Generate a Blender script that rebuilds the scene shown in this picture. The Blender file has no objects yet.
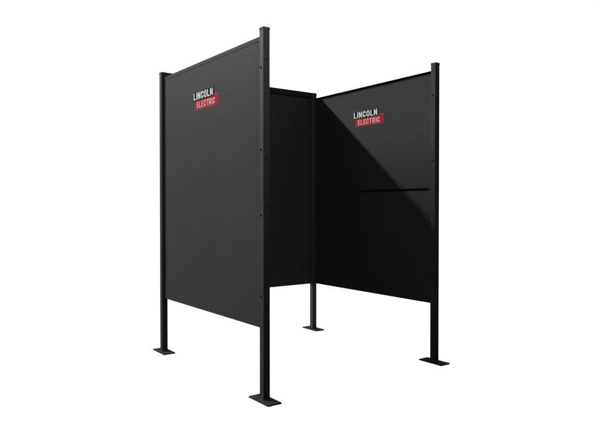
import bpy, bmesh, math
from mathutils import Vector, Matrix
R = math.radians
scene = bpy.context.scene
COL = scene.collection

# ------------------------------------------------------------------ camera
cam_d = bpy.data.cameras.new('camera')
cam = bpy.data.objects.new('camera', cam_d)
COL.objects.link(cam)
cam.location = (-1.82867, -2.86032, 1.11878)
cam.rotation_euler = (R(90) - 0.014746, 0, -0.629649)
cam_d.sensor_fit = 'HORIZONTAL'
cam_d.sensor_width = 36.0
cam_d.lens = 599.108 / 600.0 * 36.0
cam_d.clip_end = 500.0
scene.camera = cam

# ------------------------------------------------------------------ world: an even white studio surround
world = bpy.data.worlds.new('World')
scene.world = world
world.use_nodes = True
bg = world.node_tree.nodes['Background']
bg.inputs['Color'].default_value = (1, 1, 1, 1)
bg.inputs['Strength'].default_value = 1.12

# ------------------------------------------------------------------ lamps
def lamp(name, kind, loc, target, power, size):
    d = bpy.data.lights.new(name, kind)
    d.energy = power
    if kind == 'AREA':
        d.shape = 'DISK'; d.size = size
    else:
        d.shadow_soft_size = size
    o = bpy.data.objects.new(name, d)
    COL.objects.link(o)
    o.location = loc
    o.rotation_euler = (Vector(target) - Vector(loc)).to_track_quat('-Z', 'Y').to_euler()
    return o
# key: high, behind and to the left; throws the rear crossbar's slanting shadow on the right-hand panel
key = lamp('key_lamp', 'AREA', (-5.5, 4.65, 4.79), (-5.5, 0.6, 1.6), 19000, 0.2)   # strip light lying parallel to the back panel
key.data.shape = 'RECTANGLE'; key.data.size = 8.0; key.data.size_y = 0.14
lamp('side_fill', 'AREA', (-1.8, -0.05, 1.45), (0.1, 1.4, 0.9), 35, 0.45)  # added fill, lifts the rear-left post's front face
lamp('front_fill', 'AREA', (-0.30, -1.00, 2.65), (0.3, 0.3, 1.2), 240, 0.35)  # added fill, brightens the near post's front and the inside

scene.view_settings.view_transform = 'Standard'
scene.view_settings.look = 'None'
scene.view_settings.exposure = 0.0
scene.view_settings.gamma = 1.0

# ------------------------------------------------------------------ materials
def new_mat(name):
    m = bpy.data.materials.new(name); m.use_nodes = True
    nt = m.node_tree
    return m, nt, nt.nodes['Principled BSDF']

def powder_coat(name, c, rough=0.7, ior=1.03, bump=0.10, blot=0.05):
    m, nt, b = new_mat(name)
    tc = nt.nodes.new('ShaderNodeTexCoord')
    n1 = nt.nodes.new('ShaderNodeTexNoise'); n1.inputs['Scale'].default_value = 3.5; n1.inputs['Detail'].default_value = 4
    n2 = nt.nodes.new('ShaderNodeTexNoise'); n2.inputs['Scale'].default_value = 900; n2.inputs['Detail'].default_value = 2
    nt.links.new(tc.outputs['Object'], n1.inputs['Vector'])
    nt.links.new(tc.outputs['Object'], n2.inputs['Vector'])
    mr = nt.nodes.new('ShaderNodeMapRange')
    mr.inputs['From Min'].default_value = 0.3; mr.inputs['From Max'].default_value = 0.7
    mr.inputs['To Min'].default_value = 1 - blot; mr.inputs['To Max'].default_value = 1 + blot
    nt.links.new(n1.outputs['Fac'], mr.inputs['Value'])
    mul = nt.nodes.new('ShaderNodeVectorMath'); mul.operation = 'SCALE'
    mul.inputs[0].default_value = (c, c, c * 1.01)
    nt.links.new(mr.outputs['Result'], mul.inputs['Scale'])
    nt.links.new(mul.outputs['Vector'], b.inputs['Base Color'])
    mr2 = nt.nodes.new('ShaderNodeMapRange')
    mr2.inputs['To Min'].default_value = rough - 0.06; mr2.inputs['To Max'].default_value = rough + 0.06
    nt.links.new(n1.outputs['Fac'], mr2.inputs['Value'])
    nt.links.new(mr2.outputs['Result'], b.inputs['Roughness'])
    bp = nt.nodes.new('ShaderNodeBump'); bp.inputs['Strength'].default_value = bump
    bp.inputs['Distance'].default_value = 0.0004
    nt.links.new(n2.outputs['Fac'], bp.inputs['Height'])
    nt.links.new(bp.outputs['Normal'], b.inputs['Normal'])
    b.inputs['IOR'].default_value = ior
    return m

def plain(name, col, rough=0.7, ior=1.012):
    m, nt, b = new_mat(name)
    n1 = nt.nodes.new('ShaderNodeTexNoise'); n1.inputs['Scale'].default_value = 60
    mix = nt.nodes.new('ShaderNodeMix'); mix.data_type = 'RGBA'
    mix.inputs[6].default_value = tuple(v * 0.93 for v in col) + (1,)
    mix.inputs[7].default_value = tuple(min(1, v * 1.07) for v in col) + (1,)
    nt.links.new(n1.outputs['Fac'], mix.inputs[0])
    nt.links.new(mix.outputs[2], b.inputs['Base Color'])
    b.inputs['Roughness'].default_value = rough
    b.inputs['IOR'].default_value = ior
    return m

M_SHEET = powder_coat('black_powder_coat_sheet', 0.0022)
M_TUBE = powder_coat('black_powder_coat_tube', 0.0020, 0.65, 1.04)
M_BACK = powder_coat('black_powder_coat_brightened', 0.0028, 0.45, 1.11)  # same black coat, made lighter and glossier to brighten back panel and corner post
M_BOLT = plain('blackened_bolt', (0.0012, 0.0012, 0.0012))
M_CAP = powder_coat('black_plastic_cap', 0.0029)
M_LBLACK = plain('sticker_black', (0.0004, 0.0004, 0.0005))
M_LRED = plain('sticker_red', (0.023, 0.0008, 0.0014))
M_LWHITE = plain('sticker_white', (0.031, 0.031, 0.031))
M_LPINK = plain('sticker_pale_letters', (0.036, 0.020, 0.021))
M_LEDGE = plain('sticker_edge', (0.011, 0.009, 0.009))

# added ground sheet, translucent so it stays evenly white without shadows
M_FLOOR = bpy.data.materials.new('white_shadowless_ground'); M_FLOOR.use_nodes = True
nt = M_FLOOR.node_tree
nt.nodes.remove(nt.nodes['Principled BSDF'])
tr = nt.nodes.new('ShaderNodeBsdfTranslucent'); tr.inputs['Color'].default_value = (1, 1, 1, 1)
nt.links.new(tr.outputs[0], nt.nodes['Material Output'].inputs['Surface'])

# ------------------------------------------------------------------ mesh helpers
def link(name, bm, mats, parent=None, smooth=False):
    me = bpy.data.meshes.new(name)
    bmesh.ops.recalc_face_normals(bm, faces=bm.faces)
    bm.to_mesh(me); bm.free()
    for m in (mats if isinstance(mats, (list, tuple)) else [mats]):
        me.materials.append(m)
    if smooth:
        for p in me.polygons: p.use_smooth = True
    o = bpy.data.objects.new(name, me)
    COL.objects.link(o)
    if parent: o.parent = parent
    return o

def box(bm, x0, x1, y0, y1, z0, z1, bev=0.0, seg=2, edges=None):
    t = bmesh.new()
    bmesh.ops.create_cube(t, size=1.0)
    for v in t.verts:
        v.co = Vector((x0 + (v.co.x + .5) * (x1 - x0), y0 + (v.co.y + .5) * (y1 - y0), z0 + (v.co.z + .5) * (z1 - z0)))
    if bev > 0:
        es = t.edges[:] if edges is None else [e for e in t.edges if edges(e)]
        bmesh.ops.bevel(t, geom=es, offset=bev, segments=seg, affect='EDGES', profile=0.5)
    me = bpy.data.meshes.new('tmp'); t.to_mesh(me); t.free()
    bm.from_mesh(me); bpy.data.meshes.remove(me)

def vertical(e):
    a, b = e.verts
    return abs(a.co.z - b.co.z) > abs(a.co.x - b.co.x) + abs(a.co.y - b.co.y)

def hexbolt(bm, pos, axis, r=0.0052, h=0.0034):
    """low domed hex head with washer; axis = outward unit vector"""
    rot = Vector((0, 0, 1)).rotation_difference(Vector(axis)).to_matrix().to_4x4()
    mt = Matrix.Translation(pos) @ rot
    bmesh.ops.create_cone(bm, cap_ends=True, segments=20, radius1=r * 1.35, radius2=r * 1.3, depth=0.0014,
                          matrix=mt @ Matrix.Translation((0, 0, 0.0007)))
    bmesh.ops.create_cone(bm, cap_ends=True, segments=6, radius1=r, radius2=r * 0.93, depth=h,
                          matrix=mt @ Matrix.Translation((0, 0, 0.0014 + h / 2)))

# ------------------------------------------------------------------ measures (metres)
H = 2.13            # top of the posts
W = 1.4802          # outside width  (x)
D = 1.4698          # outside depth  (y)
S = 0.0439          # square tube
ZT, ZB = 2.0847, 0.4168   # top and underside of the side panels
BX, BY = 0.0459, 0.1046   # half sizes of the base plates
TP = 0.010          # base plate thickness

# ------------------------------------------------------------------ floor
bm = bmesh.new()
bmesh.ops.create_grid(bm, x_segments=1, y_segments=1, size=120)
fl = link('floor', bm, M_FLOOR)
fl['kind'] = 'structure'

# ------------------------------------------------------------------ the booth
booth = bpy.data.objects.new('welding_booth', None)
COL.objects.link(booth)
booth.location = (0, 0, 0)
booth['label'] = 'matte black three-sided metal welding screen booth on four post feet with two logo stickers'
booth['category'] = 'welding booth'

# posts (each with base plate, cap and bolt heads)
BOLT_Z = (1.903, 1.437, 1.064, 0.600)
def post(cx, cy, side_sign, front_bolts, side_bolts, label, tube_mat=M_TUBE):
    x0, x1, y0, y1 = cx - S / 2, cx + S / 2, cy - S / 2, cy + S / 2
    bm = bmesh.new()
    box(bm, x0, x1, y0, y1, TP, H - 0.003, bev=0.0035, seg=3, edges=vertical)
    p = link('post', bm, tube_mat, booth)
    if label: p['label'] = label
    # weld fillet round the foot belongs to the plate mesh
    bm = bmesh.new()
    box(bm, cx - BX, cx + BX, cy - BY, cy + BY, 0.0005, TP, bev=0.0015, seg=2)
    w = 0.004
    vs = []
    for k, (e, z) in enumerate(((w, TP - 0.0004), (0.0006, TP + w))):
        vs.append([bm.verts.new((x0 - e, y0 - e, z)), bm.verts.new((x1 + e, y0 - e, z)),
                   bm.verts.new((x1 + e, y1 + e, z)), bm.verts.new((x0 - e, y1 + e, z))])
    for i in range(4):
        bm.faces.new((vs[0][i], vs[0][(i + 1) % 4], vs[1][(i + 1) % 4], vs[1][i]))
    link('base_plate', bm, M_TUBE, p)
    # plastic cap pulled over the tube end
    bm = bmesh.new()
    e = 0.0009
    box(bm, x0 - e, x1 + e, y0 - e, y1 + e, H - 0.017, H, bev=0.002, seg=2)
    link('cap', bm, M_CAP, p)
    for z in side_bolts:
        bm = bmesh.new()
        hexbolt(bm, Vector((x0, cy + 0.004, z)), (-1, 0, 0))
        link('bolt', bm, M_BOLT, p)
    for z in front_bolts:
        bm = bmesh.new()
        hexbolt(bm, Vector((cx - 0.002, y0, z)), (0, -1, 0))
        link('bolt', bm, M_BOLT, p)
    return p
h = S / 2
FB = (1.950, 1.394, 1.110, 0.545)
post(h, h, 1, FB, BOLT_Z, 'tall post nearest the viewer')
post(h, D - h, 1, (), (), 'rear post behind the outer panel')
post(W - h, D - h, 1, (), (), 'rear post in the inner corner', M_BACK)  # brightened coat lifts this dark corner
post(W - h, h, 1, FB, BOLT_Z, 'front post at the open right side')

# ---- logo sticker: lettering built from stroked outlines
def arc(cx, cy, rx, ry, a0, a1, n=8):
    return [(cx + rx * math.cos(R(a0 + (a1 - a0) * i / n)), cy + ry * math.sin(R(a0 + (a1 - a0) * i / n))) for i in range(n + 1)]

def glyph(ch, w, t):
    """list of polylines (in a w x 1 cell, y up) with stroke thickness t"""
    a = t / 2; l, r, b, tp = a, w - a, a, 1 - a
    q = min(0.24, (r - l) / 2)
    if ch == 'L': return [[(l, 1), (l, 0)], [(l, b), (w, b)]]
    if ch == 'I': return [[(w / 2, 1), (w / 2, 0)]]
    if ch == 'N': return [[(l, 0), (l, 1)], [(r, 0), (r, 1)], [(l + .01, tp + .04), (r - .01, b - .04)]]
    if ch == 'O':
        pts = (arc(r - q, tp - q, q, q, 0, 90) + arc(l + q, tp - q, q, q, 90, 180) + arc(l + q, b + q, q, q, 180, 270)
               + arc(r - q, b + q, q, q, 270, 360))
        return [pts + [pts[0], pts[1]]]
    if ch == 'C':
        return [[(r, 0.63), (r, tp - q)] + arc(r - q, tp - q, q, q, 0, 90) + arc(l + q, tp - q, q, q, 90, 180)
                + arc(l + q, b + q, q, q, 180, 270) + arc(r - q, b + q, q, q, 270, 360) + [(r, 0.37)]]
    if ch == 'E': return [[(l, 0), (l, 1)], [(l, b), (w, b)], [(l, .5), (w * .92, .5)], [(l, tp), (w, tp)]]
    if ch == 'T': return [[(w / 2, 0), (w / 2, 1)], [(0, tp), (w, tp)]]
    if ch == 'R':
        m = .46
        return [[(l, 0), (l, 1)], [(l, tp), (r - .18, tp)] + arc(r - .18, (tp + m) / 2, .18, (tp - m) / 2, 90, -90) + [(l, m)],
                [(r - .20, m), (r, 0)]]
    return []

def stroke(bm, pts, t, fx, mat):
    """flat ribbon along pts; each joint mitred; fx maps (u,v) to 3D"""
    L = []; n = len(pts)
    for i, p in enumerate(pts):
        p = Vector(p)
        d0 = (p - Vector(pts[i - 1])).normalized() if i > 0 else None
        d1 = (Vector(pts[i + 1]) - p).normalized() if i < n - 1 else None
        d = (d0 + d1).normalized() if d0 is not None and d1 is not None and (d0 + d1).length > 1e-6 else (d1 if d1 is not None else d0)
        nrm = Vector((-d.y, d.x))
        k = 1.0
        if d0 is not None and d1 is not None:
            k = 1 / max(0.5, d.dot(d1))
        L.append((p + nrm * t / 2 * k, p - nrm * t / 2 * k))
    for i in range(n - 1):
        if (Vector(pts[i + 1]) - Vector(pts[i])).length < 1e-5: continue
        f = bm.faces.new([bm.verts.new(fx(*c)) for c in (L[i][0], L[i][1], L[i + 1][1], L[i + 1][0])])
        f.material_index = mat

def word(bm, text, u0, u1, v0, v1, thick, mat, lift, place, xsq=None):
    hgt = v1 - v0
    widths = [{'I': thick * 1.0, 'L': .46, 'E': .48, 'T': .50, 'C': .52, 'O': .56, 'N': .58, 'R': .54}[c] for c in text]
    gap = 0.13
    tot = sum(widths) + gap * (len(text) - 1)
    k = (u1 - u0) / tot
    u = 0
    z = lift
    for c, w in zip(text, widths):
        for j, pl in enumerate(glyph(c, w, thick)):
            stroke(bm, pl, thick, lambda a, b, u=u, z=z + j * 0.00012: place(u0 + (u + a) * k, v0 + b * hgt, z), mat)
        u += w + gap

def sticker(parent, face_x, yl, zc):
    """decal on a face at x = face_x looking towards -x; yl = y of the left-hand end of the black block"""
    def place(u, v, lift): return Vector((face_x - lift, yl - u, zc + v))
    bm = bmesh.new()
    def slab(u0, u1, v0, v1, lift, mat):
        t = 0.0004
        a = [bm.verts.new(place(u, v, lift)) for u, v in ((u0, v0), (u1, v0), (u1, v1), (u0, v1))]
        b = [bm.verts.new(place(u, v, lift - t)) for u, v in ((u0, v0), (u1, v0), (u1, v1), (u0, v1))]
        fs = [bm.faces.new(a)] + [bm.faces.new((a[i], a[(i + 1) % 4], b[(i + 1) % 4], b[i])) for i in range(4)]
        for f in fs: f.material_index = mat
    # v = 0 at the black block's lower edge
    slab(0.0295, 0.3585, -0.0615, 0.0125, 0.0010, 4)
    slab(0.0325, 0.3555, -0.0585, 0.0095, 0.0016, 1)
    slab(-0.002, 0.304, -0.001, 0.066, 0.0022, 4)
    slab(0.000, 0.302, 0.001, 0.0642, 0.0028, 0)
    word(bm, 'LINCOLN', 0.010, 0.290, 0.0080, 0.0575, 0.185, 2, 0.0034, place)
    word(bm, 'ELECTRIC', 0.060, 0.320, -0.0505, -0.0095, 0.165, 3, 0.0034, place)
    return link('logo_sticker', bm, [M_LBLACK, M_LRED, M_LWHITE, M_LPINK, M_LEDGE], parent)

# ---- left panel: folded sheet between the two left posts, turned hem along the edges
g = 0.0012     # fitting gap to the posts
y0, y1 = S + g, D - S - g
XL = 0.022
ZT, ZB = 2.0905, 0.4135
bm = bmesh.new()
box(bm, XL, XL + 0.002, y0 + 0.002, y1 - 0.002, ZB + 0.002, ZT - 0.002)                    # sheet
for (a, b, c, d) in ((y0, y1, ZT - 0.002, ZT), (y0, y1, ZB, ZB + 0.002)):    # top / bottom return
    box(bm, XL - 0.0020, XL + 0.020, a, b, c, d)
for (a, b) in ((y0, y0 + 0.002), (y1 - 0.002, y1)):
    box(bm, XL, XL + 0.020, a, b, ZB + 0.002, ZT - 0.002)
box(bm, XL - 0.0020, XL, y0, y1, ZT - 0.025, ZT - 0.002)       # hem face, top
box(bm, XL - 0.0015, XL, y0, y1, ZB + 0.002, ZB + 0.018)       # hem face, bottom
pl_ = link('side_panel', bm, M_SHEET, booth)
pl_['label'] = 'outer side panel with the logo sticker high up'
sticker(pl_, XL, 0.931, 1.8335)

# ---- right panel: same tray, its returns turned towards the inside
XR = W - 0.003
ZT, ZB = 2.0785, 0.4168
bm = bmesh.new()
box(bm, XR, XR + 0.002, y0 + 0.002, y1 - 0.002, ZB + 0.002, ZT - 0.002)
box(bm, XR - 0.028, XR + 0.002, y0, y1, ZT - 0.002, ZT)
box(bm, XR - 0.008, XR + 0.002, y0, y1, ZB, ZB + 0.002)
for (a, b) in ((y0, y0 + 0.002), (y1 - 0.002, y1)):
    box(bm, XR - 0.010, XR, a, b, ZB + 0.002, ZT - 0.002)
pr_ = link('side_panel', bm, M_SHEET, booth)
pr_['label'] = 'inner face of the right side panel, lit above a slanting shadow'
sticker(pr_, XR, 0.922, 1.832)
# narrow stiffening rail halfway up
bm = bmesh.new()
box(bm, XR - 0.020, XR, 0.096, 0.83, 1.244, 1.247, bev=0.0006, seg=1)
link('stiffening_rail', bm, M_SHEET, pr_)

# ---- back panel under a square-tube crossbar
bm = bmesh.new()
box(bm, S + 0.001, W - S - 0.001, D - S, D, H - S, H - 0.0005, bev=0.003, seg=3,
    edges=lambda e: abs(e.verts[0].co.x - e.verts[1].co.x) > 0.5)
link('crossbar', bm, M_TUBE, booth)
YB = D - 0.020
x0, x1 = S + g, W - S - g
zt2 = H - S - 0.001
bm = bmesh.new()
box(bm, x0 + 0.002, x1 - 0.002, YB, YB + 0.002, ZB + 0.002, zt2 - 0.002)
box(bm, x0, x1, YB - 0.018, YB + 0.002, zt2 - 0.002, zt2)
box(bm, x0, x1, YB - 0.010, YB + 0.002, ZB, ZB + 0.002)
for (a, b) in ((x0, x0 + 0.002), (x1 - 0.002, x1)):
    box(bm, a, b, YB - 0.018, YB + 0.002, ZB + 0.002, zt2 - 0.002)
for (a, b) in ((x0 + 0.002, x0 + 0.022), (x1 - 0.022, x1 - 0.002)):     # return lips
    box(bm, a, b, YB - 0.018, YB - 0.016, ZB + 0.002, zt2 - 0.002)
link('back_panel', bm, M_BACK, booth)
